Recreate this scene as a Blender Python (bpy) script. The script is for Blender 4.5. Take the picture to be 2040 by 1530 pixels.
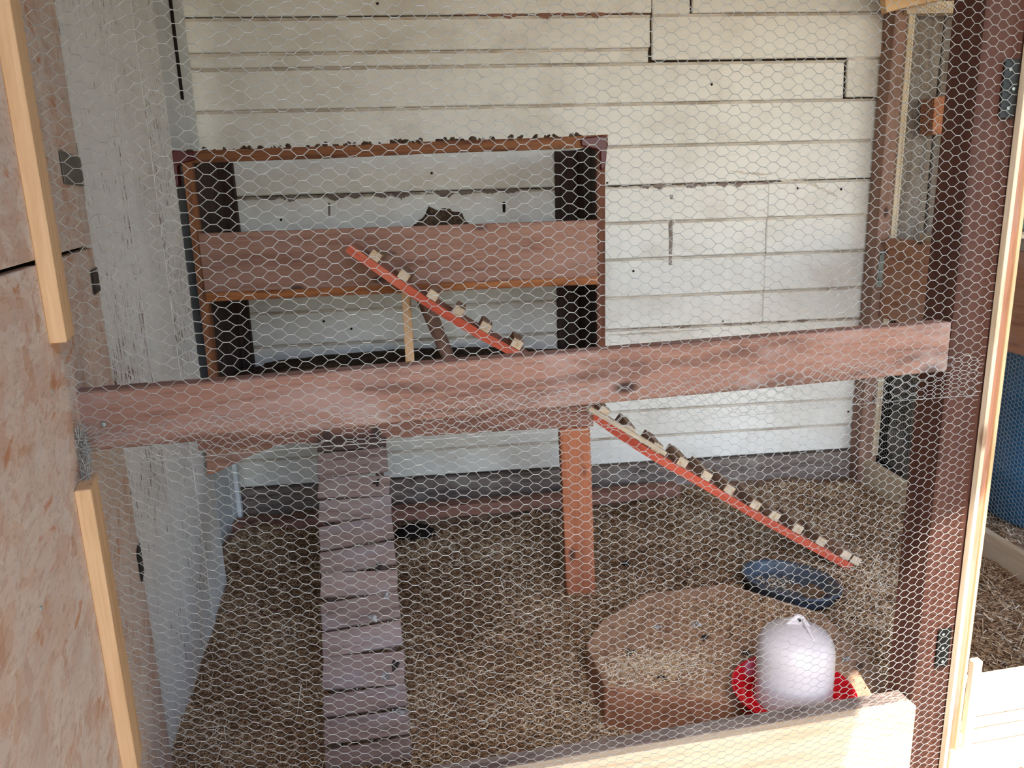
import bpy, bmesh, math, random
import numpy as np
from mathutils import Vector, Matrix, Euler
random.seed(7); rng = np.random.default_rng(7)
S = bpy.context.scene; C = S.collection
for o in list(bpy.data.objects): bpy.data.objects.remove(o)

# ------------------------------------------------------------------ camera
F = 1560.0; CX, CY = 1020.0, 765.0; H = 1.45
YAW, PITCH, ROLL = math.radians(5.7), math.radians(-13.8), math.radians(-1.73)
fw = Vector((math.sin(YAW)*math.cos(PITCH), math.cos(YAW)*math.cos(PITCH), math.sin(PITCH)))
r0 = Vector((math.cos(YAW), -math.sin(YAW), 0)); u0 = r0.cross(fw)
rt = r0*math.cos(ROLL) + u0*math.sin(ROLL); up = u0*math.cos(ROLL) - r0*math.sin(ROLL)
cam = bpy.data.objects.new('camera', bpy.data.cameras.new('camera')); C.objects.link(cam)
cam.matrix_world = Matrix(((rt.x, up.x, -fw.x, 0), (rt.y, up.y, -fw.y, 0), (rt.z, up.z, -fw.z, H), (0, 0, 0, 1)))
cam.data.sensor_width = 36; cam.data.lens = F/2040*36; cam.data.clip_start = 0.02
S.camera = cam
# ------------------------------------------------------------------ light
w = bpy.data.worlds.new('sky'); S.world = w; w.use_nodes = True
nt = w.node_tree; nt.nodes.clear()
sky = nt.nodes.new('ShaderNodeTexSky'); sky.sky_type = 'NISHITA'; sky.sun_disc = False
sky.sun_elevation = math.radians(50); sky.sun_rotation = math.radians(190); sky.air_density = 1.0; sky.dust_density = 1.2
bg = nt.nodes.new('ShaderNodeBackground'); bg.inputs[1].default_value = 0.62
wo = nt.nodes.new('ShaderNodeOutputWorld'); nt.links.new(sky.outputs[0], bg.inputs[0]); nt.links.new(bg.outputs[0], wo.inputs[0])
sun = bpy.data.objects.new('sun', bpy.data.lights.new('sun', 'SUN')); C.objects.link(sun)
sun.data.energy = 9.0; sun.data.angle = math.radians(0.6); sun.data.color = (1.0, 0.96, 0.90)
SUN_TO = Vector((0.08, 0.45, -0.88)).normalized()       # the way the sunlight travels
sun.rotation_euler = SUN_TO.to_track_quat('-Z', 'Y').to_euler()
S.view_settings.view_transform = 'Standard'; S.view_settings.look = 'None'; S.view_settings.gamma = 1
S.view_settings.use_curve_mapping = False; S.view_settings.exposure = 0.82

# ------------------------------------------------------------------ pixel -> point on a known plane
def ray(x, y): return fw + rt*((x-CX)/F) - up*((y-CY)/F)
def onP(x, y, p, n):
    d = ray(x, y); o = Vector((0, 0, H)); p = Vector(p); n = Vector(n)
    return o + d*((p-o).dot(n)/d.dot(n))
def onY(x, y, Y): return onP(x, y, (0, Y, 0), (0, 1, 0))
def onX(x, y, X): return onP(x, y, (X, 0, 0), (1, 0, 0))
def onZ(x, y, Z=0.0): return onP(x, y, (0, 0, Z), (0, 0, 1))

# ------------------------------------------------------------------ materials
def srgb(c):
    return tuple(((v/255)/12.92 if v/255 <= .04045 else ((v/255+.055)/1.055)**2.4) for v in c) + (1,)
class NT:
    def __init__(s, name):
        s.m = bpy.data.materials.new(name); s.m.use_nodes = True; s.t = s.m.node_tree; s.t.nodes.clear()
        s.out = s.n('ShaderNodeOutputMaterial'); s.b = s.n('ShaderNodeBsdfPrincipled'); s.l(s.b.outputs[0], s.out.inputs[0])
        s.tc = s.n('ShaderNodeTexCoord'); s.oi = s.n('ShaderNodeObjectInfo')
    def n(s, t, **k):
        x = s.t.nodes.new(t)
        for a, v in k.items(): setattr(x, a, v)
        return x
    def l(s, a, b): s.t.links.new(a, b)
    def coord(s, scale, kind='Object', rand=True, rot=(0, 0, 0)):
        mp = s.n('ShaderNodeMapping'); mp.inputs['Scale'].default_value = scale; mp.inputs['Rotation'].default_value = rot
        if rand:
            a = s.n('ShaderNodeVectorMath', operation='SCALE'); cx = s.n('ShaderNodeCombineXYZ')
            for i in range(3): s.l(s.oi.outputs['Random'], cx.inputs[i])
            s.l(cx.outputs[0], a.inputs[0]); a.inputs['Scale'].default_value = 37.0
            b = s.n('ShaderNodeVectorMath', operation='ADD'); s.l(s.tc.outputs[kind], b.inputs[0]); s.l(a.outputs[0], b.inputs[1]); s.l(b.outputs[0], mp.inputs[0])
        else: s.l(s.tc.outputs[kind], mp.inputs[0])
        return mp.outputs[0]
    def noise(s, co, scale, detail=4, rough=.6, dist=0):
        x = s.n('ShaderNodeTexNoise'); s.l(co, x.inputs['Vector']); x.inputs['Scale'].default_value = scale
        x.inputs['Detail'].default_value = detail; x.inputs['Roughness'].default_value = rough; x.inputs['Distortion'].default_value = dist
        return x.outputs['Fac']
    def ramp(s, fac, stops, interp='LINEAR'):
        x = s.n('ShaderNodeValToRGB'); x.color_ramp.interpolation = interp; e = x.color_ramp.elements
        while len(e) < len(stops): e.new(.5)
        for i, (p, c) in enumerate(stops): e[i].position = p; e[i].color = c if len(c) == 4 else srgb(c)
        s.l(fac, x.inputs[0]); return x.outputs[0]
    def mix(s, f, a, b, mode='MIX'):
        x = s.n('ShaderNodeMix', data_type='RGBA', blend_type=mode)
        if isinstance(f, (int, float)): x.inputs[0].default_value = f
        else: s.l(f, x.inputs[0])
        for v, i in ((a, 6), (b, 7)):
            if isinstance(v, tuple): x.inputs[i].default_value = v if len(v) == 4 else srgb(v)
            else: s.l(v, x.inputs[i])
        return x.outputs[2]
    def bump(s, h, st=.3, d=.002):
        x = s.n('ShaderNodeBump'); x.inputs['Strength'].default_value = st; x.inputs['Distance'].default_value = d
        s.l(h, x.inputs['Height']); s.l(x.outputs[0], s.b.inputs['Normal'])
    def done(s, col=None, rough=.8, metal=0.0, spec=.3):
        if col is not None:
            if isinstance(col, tuple): s.b.inputs['Base Color'].default_value = col if len(col) == 4 else srgb(col)
            else: s.l(col, s.b.inputs['Base Color'])
        s.b.inputs['Roughness'].default_value = rough; s.b.inputs['Metallic'].default_value = metal
        s.b.inputs['Specular IOR Level'].default_value = spec
        return s.m
W1, W0 = (1, 1, 1, 1), (0, 0, 0, 1)
def wood(name, light, dark, knot=None, stretch=9, fine=1.0, stain=None, stain_amt=.5, rough=.75, bump=.25):
    s = NT(name)
    co = s.coord((1, stretch, stretch))
    g = s.noise(co, 4.0*fine, 6, .62, .4)
    col = s.ramp(g, [(.34, dark), (.52, light), (.70, light)])
    g2 = s.noise(s.coord((1, 30, 30)), 7*fine, 3, .6)
    col = s.mix(s.ramp(g2, [(.45, W0), (.62, (.35, .35, .35, 1))]), col, dark)
    if knot:
        v = s.n('ShaderNodeTexVoronoi'); s.l(s.coord((4.2, 9, 9)), v.inputs['Vector']); v.inputs['Scale'].default_value = 1
        col = s.mix(s.ramp(v.outputs['Distance'], [(.07, W1), (.15, W0)]), col, knot)
    if stain:
        n3 = s.noise(s.coord((1.5, 4, 4)), 2.6, 5, .65, .5)
        col = s.mix(s.ramp(n3, [(.48, W0), (.66, (stain_amt,)*3+(1,))]), col, stain)
    mulv = s.n('ShaderNodeMapRange'); s.l(s.oi.outputs['Random'], mulv.inputs[0]); mulv.inputs[3].default_value = .88; mulv.inputs[4].default_value = 1.1
    hs = s.n('ShaderNodeHueSaturation'); s.l(col, hs.inputs['Color']); s.l(mulv.outputs[0], hs.inputs['Value'])
    s.bump(g2, bump, .0015)
    return s.done(hs.outputs[0], rough, 0, .25)
def paint(name, base, dirt, bare, chips=.66, dirt_amt=.55, vertical=False, tint=None, stretch=(5, 46, 46)):
    s = NT(name)
    co = s.coord((1, 1, 1), rand=True)
    n1 = s.noise(co, 3.0, 6, .65, .3)
    col = s.mix(s.ramp(n1, [(.48, W0), (.72, (dirt_amt,)*3+(1,))]), base, dirt)
    n2 = s.noise(s.coord((2, 22, 22)), 3.2, 5, .6)
    col = s.mix(s.ramp(n2, [(.55, W0), (.75, (.22,)*3+(1,))]), col, dirt)
    n3 = s.noise(s.coord(stretch), 1.7, 6, .7, .2)
    n4 = s.noise(co, 1.6, 3, .6)
    m = s.n('ShaderNodeMath', operation='ADD'); s.l(n3, m.inputs[0])
    q = s.n('ShaderNodeMath', operation='MULTIPLY'); s.l(n4, q.inputs[0]); q.inputs[1].default_value = .35; s.l(q.outputs[0], m.inputs[1])
    chip = s.ramp(m.outputs[0], [(chips+.17, W0), (chips+.20, W1)])
    col = s.mix(chip, col, bare)
    sp = s.n('ShaderNodeTexVoronoi'); s.l(s.coord((1, 1, 1)), sp.inputs['Vector']); sp.inputs['Scale'].default_value = 15
    col = s.mix(s.ramp(sp.outputs['Distance'], [(.035, (.75,)*3+(1,)), (.06, W0)]), col, dirt)
    s.bump(m.outputs[0], .25, .002)
    return s.done(col, .6, 0, .3)
M = {}
M['white'] = paint('white_paint', (226, 220, 210), (176, 160, 138), (92, 74, 60), .72, .45)
M['door'] = paint('weathered_white_paint', (228, 225, 218), (182, 174, 162), (112, 84, 66), .60, .45, stretch=(13, 62, 62))
M['grime_shade'] = wood('grime_and_joint_shade', (208, 196, 180), (176, 158, 138), None, 6, 2, (120, 100, 82), .5)
M['leftwall'] = paint('pale_board_paint', (205, 206, 205), (170, 165, 155), (110, 95, 80), .66, .4)
M['brown'] = wood('brown_stained_wood', (172, 122, 94), (134, 92, 70), (66, 42, 34), 8, 1, (168, 142, 132), .45)
M['rail'] = wood('rail_wood', (146, 108, 92), (104, 74, 62), (60, 40, 34), 9, .9, (168, 146, 138), .5)
M['post'] = wood('dark_brown_post_wood', (80, 48, 37), (62, 37, 29), None, 6, .6, (96, 66, 52), .3, .6)
M['corner'] = wood('corner_post_wood', (150, 116, 100), (124, 94, 80), (80, 56, 48), 6, .8)
M['board'] = wood('reddish_board', (158, 118, 100), (132, 92, 76), (84, 62, 58), 9, .9, (160, 130, 118), .35)
M['cab'] = wood('cabinet_orange_wood', (138, 88, 56), (92, 54, 34), None, 10, 1.2)
M['cabmid'] = wood('cabinet_brown_wood', (104, 64, 46), (72, 44, 34), None, 10, 1.2)
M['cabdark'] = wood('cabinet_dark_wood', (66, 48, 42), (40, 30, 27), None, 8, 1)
M['lip'] = wood('orange_lip_wood', (172, 108, 62), (128, 72, 38), None, 10, 1)
M['leg'] = wood('terracotta_leg_wood', (176, 108, 76), (146, 84, 56), (90, 52, 36), 8, .8)
M['pine'] = wood('fresh_pine', (222, 182, 138), (200, 156, 110), (120, 82, 50), 12, .7, None, .5, .6, .1)
M['pinepale'] = wood('pale_pine', (214, 194, 166), (190, 164, 132), (120, 86, 56), 10, .8, (186, 164, 142), .4, .65, .1)
M['endgrain'] = wood('pale_end_grain', (214, 190, 160), (182, 150, 116), None, 3, 4, None, .5, .7, .1)
M['cleat'] = wood('weathered_cleat_wood', (160, 128, 104), (120, 92, 72), None, 8, 1.5, (90, 68, 54), .5)
M['slat'] = wood('grey_brown_slat', (150, 128, 120), (116, 96, 90), None, 7, 1.2, (156, 146, 148), .6)
M['slatdark'] = wood('dark_slat', (84, 66, 60), (58, 46, 42), None, 7, 1.2, (110, 92, 84), .4)
M['base'] = wood('grey_sill_timber', (128, 112, 102), (84, 70, 64), (56, 44, 40), 9, 1, (170, 160, 150), .45)
M['ledge'] = wood('reddish_ledge', (142, 100, 84), (108, 74, 62), None, 9, 1)
M['red'] = wood('red_painted_edge', (192, 86, 60), (168, 68, 48), None, 10, 1, (210, 128, 100), .45)
M['redtop'] = wood('red_board_top', (182, 126, 104), (150, 100, 82), None, 9, 1, (120, 94, 80), .5)
M['block'] = wood('block_wood', (184, 146, 118), (152, 116, 92), (80, 56, 44), 6, .8, (196, 164, 132), .4)
M['blockside'] = wood('block_side_wood', (168, 118, 90), (136, 92, 68), (70, 48, 38), 8, .8)
M['neigh'] = wood('grey_old_plank', (128, 112, 98), (92, 80, 70), (60, 50, 44), 10, 1, (150, 146, 142), .5)
M['orange'] = wood('orange_block', (178, 112, 74), (150, 88, 56), (80, 50, 34), 6, 1)

def simple(name, col, rough=.5, metal=0, spec=.5, nscale=None, col2=None, bump=0):
    s = NT(name); c = col
    if nscale:
        n = s.noise(s.coord((1, 1, 1)), nscale, 5, .65)
        c = s.ramp(n, [(.35, col), (.65, col2)])
        if bump: s.bump(n, bump, .003)
    return s.done(c, rough, metal, spec)
M['wire'] = simple('galvanised_wire', (152, 152, 148), .42, .5, .5, 40, (184, 184, 178))
M['wirefar'] = simple('galvanised_wire_far', (150, 148, 142), .5, .4, .5)
M['zinc'] = simple('zinc_plate', (146, 156, 150), .5, .5, .5, 30, (176, 186, 180))
M['black'] = simple('black_iron', (26, 26, 24), .45, .4, .5)
M['iron'] = simple('grey_iron', (84, 84, 78), .5, .6, .5, 25, (112, 110, 98))
M['rubber'] = simple('black_rubber', (66, 74, 84), .38, 0, .5, 14, (84, 92, 102))
M['maroon'] = simple('maroon_plastic', (86, 30, 28), .4, 0, .5)
M['redplastic'] = simple('red_plastic', (196, 14, 30), .22, 0, .55)
M['bluedrum'] = simple('blue_plastic', (36, 92, 132), .4, 0, .5)
M['green'] = simple('green_plastic', (16, 92, 60), .5, 0, .5)
M['nest'] = simple('dark_compost', (58, 44, 36), .95, 0, .1, 60, (92, 74, 58), .8)
M['gap'] = simple('brown_gap_backing', (98, 84, 70), .95, 0, .1)
M['void'] = simple('dark_backing', (34, 28, 25), .95, 0, .1)
M['rubble'] = simple('grey_rubble', (96, 90, 82), .95, 0, .1, 14, (140, 132, 120), .8)
M['earth'] = simple('sunny_earth', (172, 168, 156), .95, 0, .1, 5, (146, 142, 128), .4)
M['roof'] = simple('roof_boards', (150, 130, 108), .9, 0, .1, 4, (120, 102, 84))
M['dropping'] = simple('pale_dropping', (196, 196, 194), .8, 0, .2, 50, (90, 84, 80))
M['dark_dropping'] = simple('dark_dropping', (48, 42, 40), .7, 0, .3)
# translucent milky plastic
s = NT('milky_plastic'); s.done((212, 204, 206), .30, 0, .5)
s.b.inputs['Transmission Weight'].default_value = .12
s.b.inputs['Subsurface Weight'].default_value = .35; s.b.inputs['Subsurface Radius'].default_value = (.03, .03, .03); s.b.inputs['Subsurface Scale'].default_value = .6
M['milky'] = s.m
# OSB
s = NT('strand_board')
cols = None
for i, (sc, rot) in enumerate((((5, 15, 5), .35), ((6, 17, 6), -.5), ((11, 12, 11), .1))):
    v = s.n('ShaderNodeTexVoronoi', distance='MANHATTAN'); wv = s.coord(sc, rot=(0, 0, rot))
    nz = s.n('ShaderNodeTexNoise'); s.l(wv, nz.inputs['Vector']); nz.inputs['Scale'].default_value = 1.2; nz.inputs['Detail'].default_value = 4
    ad = s.n('ShaderNodeMix', data_type='RGBA', blend_type='LINEAR_LIGHT'); ad.inputs[0].default_value = .35; s.l(wv, ad.inputs[6]); s.l(nz.outputs['Color'], ad.inputs[7])
    s.l(ad.outputs[2], v.inputs['Vector']); v.inputs['Scale'].default_value = 1.8
    sep = s.n('ShaderNodeSeparateColor'); s.l(v.outputs['Color'], sep.inputs[0])
    c = s.ramp(sep.outputs[i], [(.0, (190, 128, 90)), (.08, (208, 164, 134)), (.3, (226, 202, 182)), (.75, (220, 204, 192)), (1, (234, 220, 204))])
    cols = c if cols is None else s.mix(.5 if i == 1 else .42, cols, c)
fn = s.noise(s.coord((14, 44, 14), rot=(0, 0, .4)), 2.6, 6, .7, .6)
cols = s.mix(s.ramp(fn, [(.50, W0), (.68, (.6,)*3+(1,))]), cols, (172, 134, 108))
bl = s.noise(s.coord((1, 1, 1)), 5, 4, .6)
cols = s.mix(s.ramp(bl, [(.45, W0), (.65, (.45,)*3+(1,))]), cols, (208, 194, 184))
sb = s.noise(s.coord((2.6, 6.5, 5), rot=(0, 0, .9)), 3.4, 3, .5, .8)
cols = s.mix(s.ramp(sb, [(.62, W0), (.70, (.75,)*3+(1,))]), cols, (198, 130, 84))
s.bump(fn, .5, .002); M['osb'] = s.done(cols, .8, 0, .2)
# litter ground and straw (per-piece colour from a random colour attribute)
s = NT('litter_ground'); n = s.noise(s.coord((1, 1, 1), rand=False), 38, 6, .75, .4)
n2 = s.noise(s.coord((1, 1, 1), rand=False), 3.2, 4, .6)
c = s.ramp(n, [(.33, (100, 76, 60)), (.5, (156, 124, 100)), (.68, (200, 172, 142))])
c = s.mix(s.ramp(n2, [(.4, W0), (.65, (.5,)*3+(1,))]), c, (138, 112, 88)); s.bump(n, .9, .01); M['litter'] = s.done(c, .95, 0, .1)
s = NT('straw'); a = s.n('ShaderNodeAttribute', attribute_name='tone')
c = s.ramp(a.outputs['Fac'], [(0, (108, 76, 54)), (.3, (160, 122, 90)), (.55, (200, 166, 128)), (.8, (230, 206, 172)), (1, (250, 240, 220))]); M['straw'] = s.done(c, .8, 0, .25)

# ------------------------------------------------------------------ builders
def props(o, label=None, cat=None, group=None, kind=None):
    if label: o['label'] = label
    if cat: o['category'] = cat
    if group: o['group'] = group
    if kind: o['kind'] = kind
    return o
def link(o, parent=None, mw=None):
    C.objects.link(o)
    mw = mw or Matrix()
    if parent is not None:
        o.parent = parent; pm = parent['_m'] if False else PM[parent.name]
        o.matrix_local = pm.inverted() @ mw
    else: o.matrix_local = mw
    PM[o.name] = mw.copy(); return o
PM = {}
def empty(name, loc, label, cat=None, group=None, kind=None):
    o = bpy.data.objects.new(name, None); link(o, None, Matrix.Translation(Vector(loc))); o.empty_display_size = .1
    return props(o, label, cat, group, kind)
def addbm(name, bm, mat, parent=None, mw=None, smooth=False):
    me = bpy.data.meshes.new(name); bm.to_mesh(me); bm.free(); me.materials.append(M[mat] if isinstance(mat, str) else mat)
    if smooth:
        for p in me.polygons: p.use_smooth = True
    return link(bpy.data.objects.new(name, me), parent, mw)
def frame(o, x, z=None, y=None):
    """matrix with local x along x; y given (or z given) as a hint"""
    x = Vector(x).normalized()
    if y is not None:
        y = Vector(y); y = (y - x*y.dot(x)).normalized(); z = x.cross(y)
    else:
        z = Vector(z); z = (z - x*z.dot(x)).normalized(); y = z.cross(x)
    return Matrix(((x.x, y.x, z.x, o[0]), (x.y, y.y, z.y, o[1]), (x.z, y.z, z.z, o[2]), (0, 0, 0, 1)))
def board(name, A, B, wdir, w, t, mat, parent=None, bev=.0015, warp=0.0, cuts=0, off=(0, 0), sag=None):
    """a plank from A to B (its centre line), width w along wdir, thickness t; local x = grain"""
    A, B = Vector(A), Vector(B); L = (B-A).length
    mw = frame((A+B)/2, B-A, y=wdir)
    bm = bmesh.new(); bmesh.ops.create_cube(bm, size=1)
    for v in bm.verts: v.co = Vector((v.co.x*L, v.co.y*w + off[0], v.co.z*t + off[1]))
    if bev: bmesh.ops.bevel(bm, geom=bm.edges[:], offset=min(bev, t*.3, w*.3), segments=1, affect='EDGES')
    if cuts:
        for k in range(1, cuts+1):
            bmesh.ops.bisect_plane(bm, geom=bm.verts[:]+bm.edges[:]+bm.faces[:], plane_co=(-L/2+L*k/(cuts+1), 0, 0), plane_no=(1, 0, 0))
        ph = random.random()*6
        for v in bm.verts:
            u = v.co.x/L
            if sag: v.co.z += sag[1]*(1-4*u*u); v.co.y += sag[0]*(1-4*u*u)
            v.co.z += warp*math.sin(ph+u*9); v.co.y += warp*math.sin(ph*2+u*13)*.7
    return addbm(name, bm, mat, parent, mw)
def prism(name, pts, n, t, mat, parent=None, bev=.001):
    """polygon of world points extruded by t against n"""
    n = Vector(n).normalized(); pts = [Vector(p) for p in pts]
    o = sum(pts, Vector())/len(pts); x = (pts[1]-pts[0])
    mw = frame(o, x, z=n); inv = mw.inverted()
    bm = bmesh.new(); a = [bm.verts.new(inv @ p) for p in pts]; b = [bm.verts.new(inv @ (p - n*t)) for p in pts]
    bm.faces.new(a); bm.faces.new(b[::-1])
    k = len(pts)
    for i in range(k): bm.faces.new((a[(i+1) % k], a[i], b[i], b[(i+1) % k]))
    bmesh.ops.recalc_face_normals(bm, faces=bm.faces[:])
    if bev: bmesh.ops.bevel(bm, geom=bm.edges[:], offset=bev, segments=1, affect='EDGES')
    return addbm(name, bm, mat, parent, mw)
def lathe(name, prof, mat, parent=None, mw=None, seg=56, smooth=True):
    bm = bmesh.new(); rings = []
    for r, z in prof:
        rings.append([bm.verts.new((r*math.cos(2*math.pi*i/seg), r*math.sin(2*math.pi*i/seg), z)) for i in range(seg)] if r > 1e-5 else [bm.verts.new((0, 0, z))])
    for a, b in zip(rings, rings[1:]):
        for i in range(seg):
            j = (i+1) % seg
            q = ([a[i], a[j]] if len(a) > 1 else [a[0]]) + ([b[j], b[i]] if len(b) > 1 else [b[0]])
            if len(q) > 2: bm.faces.new(q)
    bmesh.ops.recalc_face_normals(bm, faces=bm.faces[:])
    return addbm(name, bm, mat, parent, mw, smooth)
def npmesh(name, V, Fc, mat, parent=None, mw=None, tone=None):
    me = bpy.data.meshes.new(name); k = Fc.shape[1]
    me.vertices.add(len(V)); me.vertices.foreach_set('co', np.asarray(V, np.float32).ravel())
    me.loops.add(Fc.size); me.loops.foreach_set('vertex_index', Fc.astype(np.int32).ravel())
    me.polygons.add(len(Fc)); me.polygons.foreach_set('loop_start', np.arange(0, Fc.size, k, dtype=np.int32))
    me.polygons.foreach_set('loop_total', np.full(len(Fc), k, np.int32)) if bpy.app.version < (4, 1) else None
    if tone is not None:
        at = me.attributes.new('tone', 'FLOAT', 'POINT'); at.data.foreach_set('value', np.asarray(tone, np.float32))
    me.update(calc_edges=True); me.validate(); me.materials.append(M[mat])
    return link(bpy.data.objects.new(name, me), parent, mw)
def tubes(A, B, R, k=4):
    """numpy: prisms round every segment A->B, returns verts, quads"""
    d = B-A; d /= np.linalg.norm(d, axis=1)[:, None]
    ref = np.tile(np.array([0.123, .9, .3]), (len(A), 1)); u = np.cross(d, ref); u /= np.linalg.norm(u, axis=1)[:, None]; v = np.cross(d, u)
    n = len(A); V = np.zeros((n, 2, k, 3))
    for i in range(k):
        a = 2*math.pi*i/k; off = (u*math.cos(a) + v*math.sin(a))*R[:, None]
        V[:, 0, i] = A+off; V[:, 1, i] = B+off
    idx = np.arange(n)[:, None]*2*k
    Q = np.concatenate([np.stack([idx[:, 0]+i, idx[:, 0]+(i+1) % k, idx[:, 0]+k+(i+1) % k, idx[:, 0]+k+i], 1) for i in range(k)])
    return V.reshape(-1, 3), Q
def nails(parent, pts, n, r=.0035, mat='iron'):
    for p in pts:
        bm = bmesh.new(); bmesh.ops.create_uvsphere(bm, u_segments=8, v_segments=4, radius=r)
        for v in bm.verts: v.co.z *= .35
        addbm('nail', bm, mat, parent, frame(p, Vector(n).orthogonal(), z=n), True)

# ================================================================== SETTING
DB = 3.6                      # back wall
XR = 2.11                     # right partition plane
XL = -0.945                   # left wall plane
# ---- floor with its litter relief
def relief(x, y):
    h = .012*np.sin(x*3.1+1)*np.cos(y*2.7) + .008*np.sin(x*9+y*5) + .005*np.sin(x*21-y*17)
    h = h + .06*np.exp(-((x+.78)/.10)**2)*(y < 3.3)                      # litter banked against the door
    h = h + .012*np.exp(-(((x-.25)/.4)**2+((y-2.2)/.35)**2))
    h = h - .03*np.exp(-(((x-.05)/.5)**2+((y-3.3)/.25)**2))
    h = h - .075*(np.hypot(x-PC[0], y-PC[1]) < .165)
    return h
PC = onZ(1573, 1152, .03)
nx, ny = 260, 200
gx = np.linspace(-1.0, 4.3, nx); gy = np.linspace(1.30, 4.3, ny)
X, Y = np.meshgrid(gx, gy); Z = relief(X, Y) - .004
V = np.stack([X, Y, Z], -1).reshape(-1, 3); i = np.arange(nx-1)[None, :] + np.arange(ny-1)[:, None]*nx; i = i.ravel()
fl = npmesh('floor', V, np.stack([i, i+1, i+nx+1, i+nx], 1), 'litter'); props(fl, 'coop floor under the straw bedding', kind='structure')
bm = bmesh.new(); bmesh.ops.create_grid(bm, x_segments=2, y_segments=2, size=9)
g = addbm('ground', bm, 'earth', None, Matrix.Translation((0, -6.2, -.06))); props(g, 'bare pale earth outside the coop', kind='structure')
for v in g.data.vertices: v.co.y = min(v.co.y, 7.7)

# ---- wall_back with its planks
wb = board('wall_back', (-1.1, DB+.075, 1.35), (4.3, DB+.075, 1.35), (0, 0, 1), 2.9, .05, 'gap', bev=0)
props(wb, 'back wall of white painted shiplap planks', kind='structure')
zs = [onY(1200, y, DB).z for y in (291, 372, 444, 517, 593, 657)]
zb = onY(1690, 893, DB).z
def plank(x0, x1, z0, z1, dy=0.0, mat='white', tilt=.005, name='plank'):
    gap = .0005; z0 += gap; z1 -= gap
    A = Vector((x0, DB+.011-dy, (z0+z1)/2)); B = Vector((x1, DB+.011-dy + random.uniform(-.002, .002), (z0+z1)/2))
    o = board(name, A, B, Vector((0, tilt/(z1-z0)*2, 1)), z1-z0, .02, mat, wb, bev=.004, cuts=4, warp=.0012)
    lo = board('joint_band', (x0, DB+.003-dy, z1-.006), (x1, DB+.003-dy, z1-.006), (0, 0, 1), .011, .006, 'grime_shade', o, bev=0)  # band colours in the shade under the lip along with joint grime
    return o
xl, xr = XL-.06, XR+.06
Zp = lambda x, y: onY(x, y, DB).z
X1297 = onY(1297, 60, DB).x; X1680 = onY(1682, 150, DB).x; X1378 = onY(1378, 15, DB).x
z27, z100, z132, z207 = Zp(900, 30), Zp(900, 100), Zp(900, 130), Zp(1200, 206)
plank(xl, X1297, z27, z27+.17); plank(xl, X1297-.003, z100, z27-.004); plank(xl, X1297-.01, z132, z100, -.004)
plank(X1297+.004, X1378-.01, Zp(1330, 31), Zp(1330, -10), .004); plank(X1378, xr-.03, Zp(1500, 26), Zp(1500, 26)+.19, .007)
plank(X1297+.002, xr-.005, Zp(1500, 118), Zp(1500, 26)-.002, .012)
plank(xl, X1680, z207, z132, 0); plank(X1680+.012, xr-.05, Zp(1700, 194), Zp(1700, 114), .004)
plank(xl, xr, zs[0], z207)
plank(xl, xr, zs[1]+.004, zs[0])
for a, b in zip(zs[1:], zs[2:]): plank(xl, onY(1527, 450, DB).x, b, a, random.uniform(0, .003)); plank(onY(1527, 450, DB).x+.002, xr, b, a, random.uniform(0, .003))
zl = zs[-1]
n = 5; hh = (zl-zb)/n
for k in range(n): plank(xl, xr, zl-hh*(k+1), zl-hh*k, random.uniform(0, .003))
# peeled paint bands under two seams
def ragged(name, x0, x1, zc, amp, mat, parent, n=170, y=None):
    y = y or DB-.0035
    bm = bmesh.new(); top = []; bot = []
    for i in range(n+1):
        x = x0+(x1-x0)*i/n; e = min(i, n-i)/n*4; e = min(1, e)
        a = amp*e*abs(math.sin(i*.21+zc*9)*math.sin(i*.083+1))*(.5+.5*random.random()); top.append(bm.verts.new((x, y, zc+a*.5+.0008))); bot.append(bm.verts.new((x, y, zc-a)))
    for i in range(n): bm.faces.new((bot[i], bot[i+1], top[i+1], top[i]))
    ext = bmesh.ops.extrude_face_region(bm, geom=bm.faces[:])
    for v in ext['geom']:
        if isinstance(v, bmesh.types.BMVert): v.co.y += .006
    bmesh.ops.recalc_face_normals(bm, faces=bm.faces[:])
    return addbm(name, bm, mat, parent)
ragged('peeled_paint', onY(1210, 372, DB).x, onY(1560, 355, DB).x, zs[1]-.002, .026, 'base', wb)
ragged('peeled_paint', onY(1180, 27, DB).x*.2, X1297, z27, .022, 'ledge', wb)
ragged('peeled_paint', onY(430, 400, DB).x, onY(1130, 385, DB).x, zs[1]-.004, .030, 'base', wb, 240)
ragged('peeled_paint', onY(1210, 660, DB).x, onY(1740, 640, DB).x, zs[5], .012, 'base', wb)
def smear(pp, w_):
    P_ = [onY(x, y, DB-.0012) for x, y in pp]; bm = bmesh.new(); L_ = []
    for a, b in zip(P_, P_[1:]):
        for k in range(14): L_.append(a.lerp(b, k/14))
    n_ = len(L_); up_ = []; dn_ = []
    for i_, q_ in enumerate(L_):
        e_ = min(1, min(i_, n_-1-i_)/8)*w_; up_.append(bm.verts.new(q_+Vector((0, 0, e_*random.uniform(.1, 1))))); dn_.append(bm.verts.new(q_-Vector((0, 0, e_*random.uniform(.1, 1)))))
    for i_ in range(n_-1): bm.faces.new((dn_[i_], dn_[i_+1], up_[i_+1], up_[i_]))
    ext = bmesh.ops.extrude_face_region(bm, geom=bm.faces[:])
    for v in ext['geom']:
        if isinstance(v, bmesh.types.BMVert): v.co.y += .004
    bmesh.ops.recalc_face_normals(bm, faces=bm.faces[:]); return addbm('mud_smear', bm, 'grime_shade', wb)
smear([(1450, 340), (1500, 346), (1570, 350), (1620, 368), (1680, 398), (1735, 420)], .010); smear([(1470, 352), (1540, 356), (1600, 362)], .012); smear([(1210, 668), (1300, 664), (1420, 655)], .008)
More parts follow.
